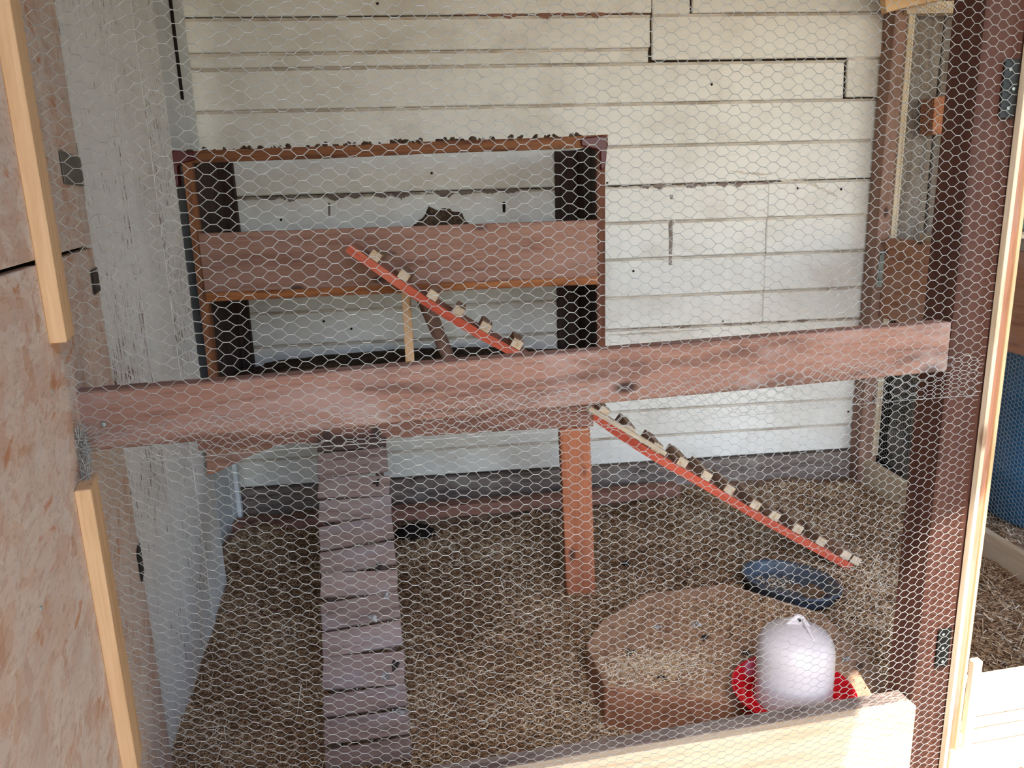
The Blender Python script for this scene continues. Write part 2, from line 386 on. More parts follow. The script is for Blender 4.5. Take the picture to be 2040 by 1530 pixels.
# stripped vertical patch where a bracket was
xa = onY(1336, 460, DB).x
board('bracket_scar', (xa, DB-.0005, Zp(1336, 388)), (xa+.002, DB-.0005, Zp(1336, 528)), (1, 0, 0), .016, .004, 'base', wb, cuts=10, warp=.0016)
board('bracket_strip', (xa-.024, DB-.001, Zp(1326, 388)), (xa-.014, DB-.001, Zp(1330, 440)), (1, 0, 0), .008, .006, 'white', wb)
board('bracket_strip', (xa+.024, DB-.001, Zp(1350, 386)), (xa+.015, DB-.001, Zp(1346, 450)), (1, 0, 0), .008, .006, 'white', wb)
for (xa_, ya_, yb_, w_, m_) in ((1004, 402, 446, .014, 'void'), (656, 404, 440, .010, 'base'), (668, 404, 440, .012, 'white'), (375, 0, 1, .001, 'void')):
    board('bracket_strip' if m_ != 'void' else 'slot', (onY(xa_, ya_, DB).x, DB-.0015, Zp(xa_, ya_)), (onY(xa_, yb_, DB).x, DB-.0015, Zp(xa_, yb_)), (1, 0, 0), w_, .004, m_, wb)
nails(wb, [onY(*p, DB-.004) for p in ((752, 7), (1676, 377), (1210, 365), (1590, 375), (1738, 408), (1690, 820), (1520, 70), (1418, 168), (1262, 540), (560, 438), (645, 640), (700, 655), (860, 345), (1440, 640))], (0, -1, 0), .006, 'void')
# sill timber under the white planks
bb = board('baseboard_back', (XL-.05, DB-.005, zb-.085), (XR+.05, DB-.005, zb-.085), (0, 0, 1), .16, .05, 'base', cuts=8, warp=.003)
props(bb, 'weathered grey sill timber along the foot of the back wall', kind='structure')
t1 = board('trim_1', onY(500, 1048, 3.42)+Vector((-.08, 0, 0)), onY(1352, 975, 3.42), (0, 0, 1), .055, .07, 'ledge', cuts=8, warp=.003)
props(t1, 'low reddish brown ledge timber in front of the back sill', kind='structure')

# ---- left wall (vertical boards) and corner trim
wl = board('wall_left', (XL-.04, 1.2, 1.2), (XL-.04, 3.75, 1.2), (0, 0, 1), 2.9, .03, 'void', bev=0)
props(wl, 'left wall of pale vertical boards behind the door', kind='structure')
ys = [1.25, 1.62, 1.99, 2.3, 2.62, 2.93, 3.2, 3.43, DB-.003]
for a, b in zip(ys, ys[1:]):
    board('plank', (XL-.01, (a+b)/2, -.12), (XL-.01+random.uniform(-.003, .003), (a+b)/2, 2.6), (0, 1, 0), b-a-.002, .02, 'leftwall', wl, bev=.003, cuts=5, warp=.0015)
pa_, pb_ = onX(341, 0, XL+.003), onX(364, 198, XL+.003)
board('slot', (XL+.002, pb_.y, pb_.z), (XL+.002, pb_.y+.002, 2.6), (0, 1, 0), .030, .006, 'void', wl)
t2 = board('trim_2', (XL+.012, DB-.10, -.1), (XL+.012, DB-.10, 1.6), (0, 1, 0), .03, .02, 'leftwall'); props(t2, 'narrow pale corner batten beside the back left corner', kind='structure')

# ---- the strand board wall at the left, running towards the camera
HG = Vector((-.722, 1.80, 0)); R1 = Vector((-.612, 1.37, 0)); od = (R1-HG).normalized(); on = Vector((0, 0, 1)).cross(od).normalized()
if on.dot(Vector((1, 0, 0))) < 0: on = -on
E0 = HG + od*2.0
onO = lambda x, y: onP(x, y, HG, on)
wo_ = board('wall_side', HG-on*.05+Vector((0, 0, 1.2)), E0-on*.05+Vector((0, 0, 1.2)), (0, 0, 1), 2.8, .05, 'void', bev=0)
props(wo_, 'strand board side wall left of the wire, nearest the viewer', kind='structure')
sA, sB = onO(0, 545), onO(190, 488)
zseam = (sA.z+sB.z)/2; zh = .004
sl = (sB.z-sA.z)/((sB-sA).dot(-od))
def osb(z0a, z1a, z0b, z1b):
    p0, p1 = HG-od*0.0, E0
    return prism('strand_panel', [p0+Vector((0, 0, z0a)), p1+Vector((0, 0, z0b)), p1+Vector((0, 0, z1b)), p0+Vector((0, 0, z1a))], on, .018, 'osb', wo_, .001)
def zs_at(p): return sA.z + sl*((p-sA).dot(-od))
a_, b_ = zs_at(HG), zs_at(E0)
osb(a_+zh, 2.62, b_+zh, 2.62); osb(-.2, a_-zh, -.2, b_-zh)
nails(wo_, [onO(*p) for p in ((82, 1212), (105, 780), (60, 300))], on, .004, 'zinc')

# ---- white door hung on that wall, opened back along the left wall
HB = Vector((-.735, 1.80, 0)); D2 = Vector((-.835, 2.92, 0)); dd = (D2-HB).normalized(); dn = Vector((0, 0, 1)).cross(dd).normalized()
if dn.x < 0: dn = -dn
onD = lambda x, y: onP(x, y, HB, dn)
farp = onD(400, 750); Lf = (farp-HB).dot(dd)
d1 = bpy.data.objects.new('door_1', None)
d1 = empty('door_1', HB, 'tall weathered white wooden door leaf opened against the left wall', kind='structure')
Wd = Lf
wds = [0, .38*Wd, .70*Wd, Wd]
for a, b in zip(wds, wds[1:]):
    c = HB+dd*((a+b)/2)-dn*.015
    board('plank', c+Vector((0, 0, -.02)), c+Vector((0, 0, 2.6)), dd, b-a-.0006, .03, 'door', d1, bev=.0006 if b < Wd else .006)
# knuckle hinges at the door's near edge
def hinge(parent, px, py0, py1, leafw, mat='iron'):
    top, bot = onD(px, py0), onD(px+(py1-py0)*.13, py1)
    p = HB + on*.006; zt, zb_ = top.z, bot.z
    bm = bmesh.new(); bmesh.ops.create_cone(bm, segments=12, radius1=.007, radius2=.007, depth=zt-zb_, cap_ends=True)
    k = addbm('hinge', bm, mat, parent, Matrix.Translation((p.x, p.y, (zt+zb_)/2)), True)
    board('leaf', HG+od*.005+on*.003+Vector((0, 0, (zt+zb_)/2)), HG+od*leafw+on*.003+Vector((0, 0, (zt+zb_)/2)), (0, 0, 1), (zt-zb_)*(.5 if leafw > .15 else .95), .003, 'black' if leafw < .15 else 'iron', k)
hinge(d1, 183, 292, 400, .24); hinge(d1, 213, 522, 568, .09); hinge(d1, 288, 1040, 1100, .06)

# ---- roof / ceiling (unseen, above the frame); front edge shaped to cut sun and sky
ce = prism('ceiling', [(-2.6, -.35, 2.7), (.30, -.35, 2.7), (.66, .16, 2.7), (.86, .50, 2.7), (1.25, .62, 2.7), (1.26, -2.2, 2.7), (4.5, -2.2, 2.7), (4.5, 4.3, 2.7), (-2.6, 4.3, 2.7)], (0, 0, -1), -.05, 'roof', None, 0)
props(ce, 'boarded roof over the coop, its unseen front edge shaped to cut the sunlight', kind='structure')
pw = board('wall_light_block', (1.46, -2.2, 1.3), (1.46, 1.05, 1.3), (0, 0, 1), 2.75, .05, 'cabdark', bev=0); props(pw, 'brown wall added out of view at the right to block light', kind='structure')  # added unseen wall, keeps light off the right end of the front

# ================================================================== RIGHT PARTITION
pf = empty('partition_frame', (XR, DB-.1, 0), 'brown timber partition frame at the right with pale batten and metal plate', 'partition')
PX = lambda x, y: onX(x, y, XR)
pY = DB-.06
top, bot = onY(1790, 20, pY), onY(1722, 890, pY)
wpost = onY(1803, 100, pY).x-onY(1767, 100, pY).x
xpost = (onY(1767, 100, pY).x+onY(1803, 100, pY).x)/2
board('post', (xpost, pY, -.1), (xpost, pY, 2.65), (1, 0, 0), wpost*1.08, .09, 'corner', pf, bev=.003)
xb = onY(1810, 100, pY-.04).x
board('batten', (xb-.004, pY-.045, onY(1745, 900, pY).z), (xb-.004, pY-.045, 2.3), (1, 0, 0), .03, .02, 'pinepale', pf, bev=.002)
def pboard(name, pts, x, t, mat, **k):
    P = [onX(px, py, x) for px, py in pts]; return prism(name, P, (-1, 0, 0), t, mat, pf, .002)
ya = onX(1768, 475, XR); yb = onX(1768, 636, XR)
def hb(name, z1, z0, mat, x=XR, y0=1.9, y1=pY-.05, t=.03, bev=.003):
    return board(name, (x+t/2, y0, (z0+z1)/2), (x+t/2, y1, (z0+z1)/2), (0, 0, 1), z1-z0, t, mat, pf, bev=bev)
hb('cross_board', ya.z, yb.z, 'brown', XR+.0)
kz = onX(1700, 897, XR).z
hb('kick_board', kz, kz-.26, 'pinepale', XR-.012, 1.7, DB-.02, .028)
hb('top_plate', 2.34, 2.20, 'pine', XR-.02, 1.9, DB-.02, .05)
tq = DB-.2
o = prism('roof_brace', [onY(1757, -70, tq), onY(1950, -70, tq), onY(1886, -3, tq), onY(1800, 16, tq), onY(1766, 25, tq)], (0, -1, 0), .04, 'pine', None, .002); props(o, 'ochre timber brace at the very top above the corner post', 'brace')
pl = board('mending_plate', onY(1762, 500, pY-.055), onY(1752, 572, pY-.055), (1, 0, 0), .038, .003, 'zinc', pf, bev=.001)
nails(pl, [onY(px, py, pY-.058) for px, py in ((1755, 506), (1766, 508), (1752, 522), (1764, 526), (1752, 540), (1762, 545), (1750, 558), (1759, 566))], (0, -1, 0), .004, 'void')

def wiremesh(name, org, ex, ez, cols, rows, P, Q, R, mat, parent=None, deform=None, k=4, e=.0100, jit=.0007, selvage=(True, True)):
    """hexagonal netting: twisted edges along ex, cells P/2 by Q"""
    h = P/2; s_ = h-e; I, J = np.meshgrid(np.arange(cols), np.arange(rows), indexing='ij')
    u = I*h; v = (J+(I % 2)*.5)*Q
    ju = rng.normal(0, jit, I.shape); jv = rng.normal(0, jit, I.shape); jt = rng.normal(0, jit*.6, I.shape)
    L = np.stack([u-e/2+ju, v+jv-jt], -1); Rr = np.stack([u+e/2+ju, v+jv+jt], -1)
    seg = [(L, Rr, R*1.25)]
    # from right end of (i,j) to the left end of (i+1, .)
    for par in (0, 1):
        ii = np.arange(par, cols-1, 2)
        for dj in ((0, -1) if par == 0 else (0, 1)):
            jj = np.arange(max(0, -dj), rows-max(0, dj))
            A = Rr[np.ix_(ii, jj)]; B = L[np.ix_(ii+1, jj+dj)]
            seg.append((A, B, R))
    A = np.concatenate([x[0].reshape(-1, 2) for x in seg]); B = np.concatenate([x[1].reshape(-1, 2) for x in seg]); RR = np.concatenate([np.full(x[0].size//2, x[2]) for x in seg])
    W = (cols-1)*h; Ht = (rows-.5)*Q
    for z, f in ((0, selvage[0]), (Ht, selvage[1])):
        if f:
            xs = np.linspace(0, W, cols); A = np.concatenate([A, np.stack([xs[:-1], np.full(cols-1, z)], 1)]); B = np.concatenate([B, np.stack([xs[1:], np.full(cols-1, z)], 1)]); RR = np.concatenate([RR, np.full(cols-1, R*1.1)])
    def to3(p):
        q = np.array(org)[None] + p[:, :1]*np.array(ex)[None] + p[:, 1:]*np.array(ez)[None]
        return deform(q, p) if deform else q
    A3, B3 = to3(A), to3(B); keep = np.ones(len(A3), bool)
    if deform is not None and hasattr(deform, 'keep'): keep = deform.keep(A3) & deform.keep(B3)
    V, Qd = tubes(A3[keep], B3[keep], RR[keep], k)
    o = npmesh(name, V, Qd, mat, parent)
    for p in o.data.polygons: pass
    return o
# partition netting
o = wiremesh('wire_netting', (XR+.038, 1.95, .12), (0, 1, 0), (0, 0, 1), 94, 122, .0345, .0176, .0008, 'wirefar', None, None, 3)
props(o, 'galvanised hexagonal netting on the right partition frame', 'wire netting')

# ================================================================== NEIGHBOURING RUN
wn = board('wall_right', (XR+.1, DB+.03, 1.35), (4.6, DB+.03, 1.35), (0, 0, 1), 2.9, .02, 'void', bev=0); props(wn, 'old grey vertical planks of the next run seen through the partition', kind='structure')
x = XR+.06
for wdt in (onY(1852, 300, DB).x-XR-.06, .30, .26, .24, .28, .3, .3):
    board('plank', (x+wdt/2, DB-.01, .95), (x+wdt/2+random.uniform(-.004, .004), DB-.01, 2.6), (1, 0, 0), wdt-.012, .024, 'neigh', wn, bev=.003, cuts=3, warp=.002); x += wdt
w3 = board('wall_far_right', (4.45, 1.4, 1.3), (4.45, 4.2, 1.3), (0, 0, 1), 3.0, .04, 'neigh', bev=0); props(w3, 'far side wall of the next run', kind='structure')
def rubble(name, x0, x1, y0, y1, z0, z1, mat, label, cat):
    bm = bmesh.new(); bmesh.ops.create_cube(bm, size=1); bmesh.ops.subdivide_edges(bm, edges=bm.edges[:], cuts=18, use_grid_fill=True)
    from mathutils import noise
    for v in bm.verts:
        p = Vector(((v.co.x+.5)*(x1-x0)+x0, (v.co.y+.5)*(y1-y0)+y0, (v.co.z+.5)*(z1-z0)+z0))
        d = noise.noise(p*7)*.05+noise.noise(p*21)*.02; v.co = p + Vector((d, d, d*.6))
    o = addbm(name, bm, mat); return props(o, label, cat)
rubble('rubble_bank', XR+.16, 4.3, DB-.28, DB-.03, 0, .92, 'rubble', 'rough grey rubble bank under the planks in the next run', 'bank')
bs = board('ledge_board', onY(1742, 478, DB-.3)+Vector((.25, 0, 0)), onY(1742, 478, DB-.3)+Vector((1.5, 0, -.0)), (0, 1, 0), .12, .03, 'pinepale'); props(bs, 'pale ledge board resting on the rubble bank beyond the partition', 'board')
ob = board('timber_block', onY(1846, 233, DB-.1), onY(1915, 228, DB-.1), (0, 0, 1), .16, .1, 'orange'); props(ob, 'orange brown timber block on the grey planks beyond the partition', 'block')
pbm = board('cross_beam', onY(1800, 18, DB-.1), onY(1935, 14, DB-.1)+Vector((.4, 0, 0)), (0, 0, 1), .05, .06, 'pinepale'); props(pbm, 'pale beam across the top of the next run', 'beam')
# blue drum
c = onY(1986, 920, 2.95); c = Vector((c.x+.30, 2.95, 0))
dr = empty('drum', c, 'blue plastic drum standing in the next run behind netting', 'drum')
lathe('body', [(0, 0), (.26, 0), (.28, .02), (.285, .2), (.295, .22), (.285, .24), (.285, .55), (.295, .57), (.285, .59), (.28, .84), (.26, .88), (.24, .885), (.235, .87), (0, .87)], 'bluedrum', dr, Matrix.Translation(c))
lathe('lid', [(0, .9), (.2, .9), (.215, .895), (.215, .872), (.2, .87)], 'bluedrum', dr, Matrix.Translation(c))
# green crate on ledge
c = onY(2035, 385, DB-.2); gc = empty('crate', c+Vector((.12, 0, -.16)), 'green plastic crate high on the ledge of the next run', 'crate')
board('front_panel', c+Vector((-.1, -.1, 0)), c+Vector((.32, -.1, 0)), (0, 0, 1), .3, .012, 'green', gc); board('side_panel', c+Vector((-.1, -.1, 0)), c+Vector((-.1, .12, 0)), (0, 0, 1), .3, .012, 'green', gc)
board('rim', c+Vector((-.11, -.11, .15)), c+Vector((.33, -.11, .15)), (0, 0, 1), .03, .02, 'green', gc)

# ================================================================== CABINET AND PLATFORM
CFY = 3.05                    # front plane of the shelf cabinet
ZP = .715                     # platform height
cabL = onY(367, 318, CFY); cabR = onY(1203, 292, CFY); 
cx0, cx1 = cabL.x-.005, cabR.x; cz1 = onY(800, 297, CFY).z
cb = empty('shelf_cabinet', ((cx0+cx1)/2, CFY+.25, ZP), 'open wooden shelf cabinet on the platform against the white wall', 'cabinet')
st = onY(1203, 400, CFY).x-onY(1188, 400, CFY).x
board('top_rail', (cx0, CFY, cz1-.012), (cx1+.012, CFY, cz1+.012), (0, 0, 1), .042, .03, 'cab', cb, cuts=8, warp=.0018)
board('stile', (cx0+.016, CFY, ZP), (cx0+.016, CFY, cz1-.02), (1, 0, 0), .034, .03, 'cab', cb)
board('stile', (cx1-st/2, CFY, ZP), (cx1-st/2, CFY, cz1-.02), (1, 0, 0), st+.004, .03, 'cabmid', cb)
for x0, m in ((cx0+.004, 'cabdark'), (cx1-.006, 'cabdark')):
    for q in range(3):
        y0 = CFY+.02+q*.165; board('side_board', (x0, y0+.08, ZP), (x0, y0+.08, cz1+.005), (0, 1, 0), .158, .012, m, cb)
board('back_stile', (cx0+.03, DB-.035, ZP), (cx0+.03, DB-.035, cz1+.004), (1, 0, 0), .05, .04, 'cabdark', cb)
board('back_stile', (cx1-.055, DB-.035, ZP), (cx1-.055, DB-.035, cz1+.004), (1, 0, 0), .10, .04, 'cabdark', cb)
board('middle_rail', (cx0, CFY, ZP+.02), (cx1, CFY, ZP+.02), (0, 0, 1), .04, .03, 'cab', cb)
# front plank of the raised shelf and the lip below it
fy = CFY-.028
pz1, pz0, lz = onY(800, 451, fy).z, onY(800, 567, fy).z, onY(800, 580, fy).z
fx0, fx1 = onY(402, 520, fy).x, onY(1189, 500, fy).x
board('shelf_front', (fx0, fy, (pz1+pz0)/2), (fx1, fy, (pz1+pz0)/2), (0, 0, 1), pz1-pz0, .024, 'board', cb, bev=.003)
board('shelf_lip', (fx0-.0, fy+.01, pz0-.017), (fx1+.004, fy+.01, pz0-.013), (0, 0, 1), .033, .03, 'lip', cb, cuts=6, warp=.001)
for q in range(4): board('shelf_board', (fx0, CFY+.06+q*.13, pz0-.015), (fx1, CFY+.06+q*.13, pz0-.015), (0, 1, 0), .126, .018, 'cabdark', cb)
# moulded corner caps
def cap(px, py, sx):
    P = onY(px, py, CFY-.02)
    prof = [(-.045, .02), (.03, .026), (.042, .02), (.044, 0), (.036, -.075), (.02, -.085), (.018, -.02), (-.045, -.004)]
    pts = [P+Vector((a*sx*1.15, -.006, b*1.15)) for a, b in prof]
    if sx < 0: pts = pts[::-1]
    prism('corner_cap', pts, (0, -1, 0), .05, 'maroon', cb, .004)
cap(1184, 287, 1); cap(362, 316, -1)
# crumbs of compost along the top rail and heap on the shelf
def heap(name, p0, p1, n, rmin, rmax, mat, label, cat, hfun=None, parent=None, flat=.6):
    bm = bmesh.new()
    for i in range(n):
        t = random.random(); p = Vector(p0).lerp(Vector(p1), t); p += Vector((0, random.uniform(-.012, .012), 0))
        r = random.uniform(rmin, rmax)*(hfun(t) if hfun else 1)
        m = Matrix.Translation(p+Vector((0, 0, r*.3))) @ Euler((random.random()*3, random.random()*3, 0)).to_matrix().to_4x4() @ Matrix.Diagonal((r*1.3, r, r*flat, 1))
        bmesh.ops.create_icosphere(bm, subdivisions=1, radius=1, matrix=m)
    for v in bm.verts: v.co += Vector((random.uniform(-1, 1), random.uniform(-1, 1), random.uniform(-1, 1)))*rmin*.25
    o = addbm(name, bm, mat, parent); return props(o, label, cat, kind='stuff')
heap('top_crumbs', (cx0+.03, CFY-.004, cz1+.008), (cx1-.05, CFY, cz1+.032), 90, .004, .013, 'nest', 'dark peeling crumbs along the top rail of the shelf cabinet', 'debris')
a, b = onY(800, 452, CFY+.12), onY(955, 446, CFY+.12)
bm = bmesh.new()
def dome(name, c, rx, ry, rz, mat, label, cat, kind='stuff', seed=0):
    from mathutils import noise
    bm = bmesh.new(); bmesh.ops.create_icosphere(bm, subdivisions=4, radius=1)
    for v in bm.verts:
        q = v.co.copy(); n = noise.noise(q*4+Vector((seed, 0, 0)))*.18+noise.noise(q*11)*.08
        v.co = Vector((q.x*rx, q.y*ry, max(-.05, q.z)*rz))*(1+n)
    o = addbm(name, bm, mat, None, Matrix.Translation(c)); return props(o, label, cat, kind=kind)
sz = pz0-.004
dome('nest_heap', Vector(((a.x+b.x)/2, CFY+.22, sz)), .19, .15, .268, 'nest', 'dark heap of nest litter behind the shelf front board', 'nest litter')
# dark litter lying on the platform floor of the cabinet
dome('platform_litter', Vector((-.1, CFY+.32, ZP+.005)), .74, .22, .065, 'nest', 'dark litter lying on the platform inside the cabinet', 'bedding', seed=3)

# platform
plf = empty('platform', (0, 2.62, 0), 'low wooden platform of boards carrying the shelf cabinet', 'platform')
px0, px1 = -.93, .545
yy = 2.60
while yy < DB-.04:
    wd = .122; board('deck_board', (px0, yy+wd/2, ZP-.012), (px1+random.uniform(-.01, .006), yy+wd/2, ZP-.012), (0, 1, 0), wd-.003, .022, 'ledge', plf, bev=.002); yy += wd
board('front_beam', (px0+.04, 2.625, ZP-.05), (px1, 2.625, ZP-.05), (0, 0, 1), .055, .035, 'ledge', plf, cuts=5, warp=.0015)
board('cross_beam', (px0+.02, 2.66, ZP-.06), (px0+.02, DB-.02, ZP-.06), (0, 0, 1), .07, .04, 'brown', plf)
l0, l1 = onY(1113, 850, 2.61), onY(1173, 850, 2.61); k0, k1 = onY(1128, 1160, 2.61), onY(1183, 1150, 2.61)
board('leg', (l0+l1)/2*1.0 + Vector((0, 0, .0)), Vector(((k0.x+k1.x)/2, 2.61, -.01)), (1, 0, 0), (l1.x-l0.x), .045, 'leg', plf, bev=.003)
# gusset under the left end
gp = [onY(408, 850, 2.66), onY(650, 848, 2.66), onY(600, 869, 2.66), onY(500, 908, 2.66), onY(424, 945, 2.66), onY(412, 945, 2.66)]
prism('gusset', gp, (0, -1, 0), .03, 'brown', plf, .002)

# ================================================================== RAMPS
# slatted plank ramp
rb = [onZ(645, 1500, .03), onZ(822, 1492, .03)]; r_t = [onP(637, 868, (0, 2.60, 0), (0, 1, 0)), onP(765, 858, (0, 2.60, 0), (0, 1, 0))]
B0 = (rb[0]+rb[1])/2; T0 = (r_t[0]+r_t[1])/2; T0.z = ZP-.03; T0.y = 2.585
lr = empty('slatted_ramp', B0, 'grey brown ramp of cross slats from the litter up to the platform', 'ramp')
dirr = (T0-B0); Lr = dirr.length; dirr.normalize(); wr = (r_t[1]-r_t[0]).normalized(); nr = wr.cross(dirr); nr = nr if nr.z > 0 else -nr
wdt = (rb[1]-rb[0]).length*.5+(r_t[1]-r_t[0]).length*.5
for sx in (-1, 1): board('side_rail', B0+wr*sx*(wdt/2-.03)-nr*.02, T0+wr*sx*(wdt/2-.03)-nr*.02, nr, .03, .025, 'slatdark', lr)
seams_px = [868, 895, 945, 990, 1035, 1085, 1135, 1187, 1245, 1300, 1372, 1422, 1478, 1530]
ts = []
for y in seams_px:
    q = onP(730-(y-868)*-.0, y, B0, nr); ts.append((q-B0).dot(dirr))
ts = [t for t in ts if t > -.12]
for i, (a, b) in enumerate(zip(ts, ts[1:])):
    c = B0+dirr*((a+b)/2)+nr*random.uniform(-.002, .003); g = .008
    ang = random.uniform(-.012, .012)
    board('slat', c-wr*wdt/2+dirr*ang, c+wr*wdt/2-dirr*ang, dirr, abs(a-b)-g, .016, 'slatdark' if i in (0,) else 'slat', lr, bev=.002)
nails(lr, [B0+dirr*t+wr*random.uniform(-.1, .1)+nr*.009 for t in ts[:-1] for _ in range(2)], nr, .003, 'zinc')

# red edged ramp: one long warped board with cross cleats
path_px = [(697, 483), (830, 575), (945, 647), (1060, 712), (1180, 812), (1290, 888), (1400, 951), (1520, 1022), (1620, 1077), (1700, 1121)]
path_px = [(x, y+4) for x, y in path_px]
N = len(path_px); Ys = np.interp([p[0] for p in path_px], [697, 1190, 1735], [2.80, 2.70, 2.60])
path = [onY(x, y, Yv) for (x, y), Yv in zip(path_px, Ys)]
rd = empty('red_ramp', path[-1], 'long warped red edged ramp with wooden cleats crossing the coop', 'ramp')
Wr = .19; th = .020
# smooth path
def catmull(P, n=6):
    out = []
    for i in range(len(P)-1):
        p0, p1, p2, p3 = P[max(i-1, 0)], P[i], P[i+1], P[min(i+2, len(P)-1)]
        for k in range(n):
            t = k/n; out.append(.5*((2*p1)+(p2-p0)*t+(2*p0-5*p1+4*p2-p3)*t*t+(3*p1-p0-3*p2+p3)*t**3))
    return out+[P[-1]]
sp = catmull(path)
Dd = (path[-1]-path[0]).normalized(); back = Vector((0, 1, 0)); back = (back-Dd*back.dot(Dd)).normalized()
def ribbon(off0, off1, y0, y1, mat, name):
    mw = frame(path[0], Dd, y=back); inv = mw.inverted(); bm = bmesh.new(); rings = []
    for i, p in enumerate(sp):
        tg = (sp[min(i+1, len(sp)-1)]-sp[max(i-1, 0)]).normalized(); nn = tg.cross(back); nn = nn if nn.z > 0 else -nn
        rings.append([bm.verts.new(inv @ (p+nn*a+back*b)) for a, b in ((off0, y0), (off1, y0), (off1, y1), (off0, y1))])
    for a, b in zip(rings, rings[1:]):
        for k in range(4): bm.faces.new((a[k], a[(k+1) % 4], b[(k+1) % 4], b[k]))
    bm.faces.new(rings[0]); bm.faces.new(rings[-1][::-1]); bmesh.ops.recalc_face_normals(bm, faces=bm.faces[:])
    return addbm(name, bm, mat, rd, mw)
ribbon(-.030, .0, 0, .016, 'red', 'edge_board'); ribbon(-.016, -.001, .017, Wr, 'redtop', 'plank')
def at_x(px):
    best = min(range(len(sp)), key=lambda i: abs(proj(sp[i])[0]-px)); i = best
    tg = (sp[min(i+1, len(sp)-1)]-sp[max(i-1, 0)]).normalized(); return sp[i], tg
def proj(P):
    d = P-Vector((0, 0, H)); z = d.dot(fw); return CX+F*d.dot(rt)/z, CY-F*d.dot(up)/z
# denser sampling for cleats
sp2 = catmull(path, 40)
def at_x(px):
    i = min(range(len(sp2)), key=lambda i: abs(proj(sp2[i])[0]-px)); a, b = sp2[max(i-8, 0)], sp2[min(i+8, len(sp2)-1)]
    return sp2[i], (b-a).normalized()
for px in (742, 800, 858, 908, 962, 1024, 1085, 1145, 1198, 1250, 1305, 1354, 1402, 1449, 1499, 1540, 1585, 1632, 1680, 1716):
    p, tg = at_x(px); nn = tg.cross(back); nn = nn if nn.z > 0 else -nn
    c = p+nn*.0175
    cl = board('cleat', c+back*.004, c+back*(Wr-.004), tg, .040+random.uniform(-.003, .003), .034, 'cleat', rd, bev=.0015)
    board('end_face', c+back*.0005, c+back*.0035, tg, .038, .031, 'endgrain', cl, bev=.0005)
# pale lath under it
pa, pb = onY(1172, 812, 2.58), onY(1325, 903, 2.58)
o = board('pine_lath', pa, pb, (0, 1, 0), .03, .016, 'pinepale'); props(o, 'short pale pine lath sloping just under the red ramp', 'lath')
pa, pb = onY(808, 568, CFY-.06), onY(818, 738, CFY-.06)
o = board('pine_stick', pa, pb, (1, 0, 0), .034, .02, 'pine'); props(o, 'upright fresh pine stick below the shelf in the cabinet', 'stick')
pa, pb = onY(838, 580, CFY+.05), onY(905, 740, CFY+.02)
bm = bmesh.new(); bmesh.ops.create_cone(bm, segments=14, radius1=.030, radius2=.026, depth=(pb-pa).length, cap_ends=True)
o = addbm('perch_pole', bm, 'corner', None, Matrix.Translation((pa+pb)/2) @ (pb-pa).to_track_quat('Z', 'Y').to_matrix().to_4x4(), False)
props(o, 'dark rounded pole leaning behind the pine stick in the cabinet', 'pole')

# ================================================================== THINGS ON THE FLOOR
# wooden block (octagonal slab)
zt = .14
top_px = [(1168, 1282), (1200, 1235), (1290, 1182), (1448, 1163), (1640, 1222), (1728, 1312), (1762, 1346), (1752, 1385), (1640, 1440), (1480, 1400), (1205, 1366)]
tp = [onZ(x, y, zt) for x, y in top_px]
blk = empty('wooden_block', sum(tp, Vector())/len(tp)-Vector((0, 0, zt)), 'large many sided wooden block on the litter carrying the drinker', 'block')
prism('side', [p-Vector((0, 0, .006)) for p in tp], (0, 0, 1), zt+.01, 'blockside', blk, .004)
prism('top_face', tp, (0, 0, 1), .006, 'block', blk, .002)
bc = tp[6]
# feed pan
c = onZ(1573, 1152, .03); Rp = .172
tiltm = Matrix.Translation((c.x, c.y, -.034)) @ Euler((math.radians(-3), math.radians(7), 0)).to_matrix().to_4x4()
pan = empty('feed_pan', (c.x, c.y, 0), 'round black rubber feed pan half sunk beside the block', 'pan')
lathe('bowl', [(0, .0), (Rp*.8, .0), (Rp*.90, .02), (Rp*.98, .050), (Rp*1.03, .056), (Rp*1.035, .062), (Rp*.985, .064), (Rp*.95, .056), (Rp*.86, .022), (Rp*.80, .015), (Rp*.3, .014), (0, .014)], 'rubber', pan, tiltm, 72)
mud = simple('dried_mud', (150, 122, 94), .9, 0, .1, 20, (110, 90, 72), .5)
M['mud'] = mud
bm = bmesh.new(); pts = []
for i in range(40):
    a = i/40*2*math.pi; rr = (.055+.02*math.sin(3*a)+.01*math.sin(7*a+1)); pts.append(bm.verts.new((.075+rr*1.0*math.cos(a), -.02+rr*1.5*math.sin(a), .0165)))
bm.faces.new(pts); ext = bmesh.ops.extrude_face_region(bm, geom=bm.faces[:])
for v in ext['geom']:
    if isinstance(v, bmesh.types.BMVert): v.co.z -= .003
addbm('mud_patch', bm, 'mud', pan, tiltm)

# drinker
c = onZ(1578, 1408, zt); c = Vector((c.x, c.y, zt))
wt = empty('drinker', c, 'poultry drinker with milky white jug in a red plastic tray', 'drinker')
cm = Matrix.Translation(c)
Rj = .094
lathe('tray', [(0, .004), (.128, .004), (.134, .0), (.142, .01), (.149, .048), (.154, .052), (.152, .056), (.146, .054), (.136, .018), (.110, .014), (.104, .03), (.099, .032), (.095, .012), (0, .012)], 'redplastic', wt, cm, 72)
lathe('jug', [(Rj, .014), (Rj, .03), (Rj, .158), (Rj*.985, .178), (Rj*.94, .194), (Rj*.85, .208), (Rj*.68, .219), (Rj*.48, .230), (Rj*.26, .236), (0, .238)], 'milky', wt, cm, 72)
hp = [Vector((-.030, 0, .234)), Vector((.034, 0, .230)), Vector((.014, 0, .260)), Vector((.004, 0, .266)), Vector((-.006, 0, .262))]
rm = Matrix.Rotation(math.radians(-20), 4, 'Z')
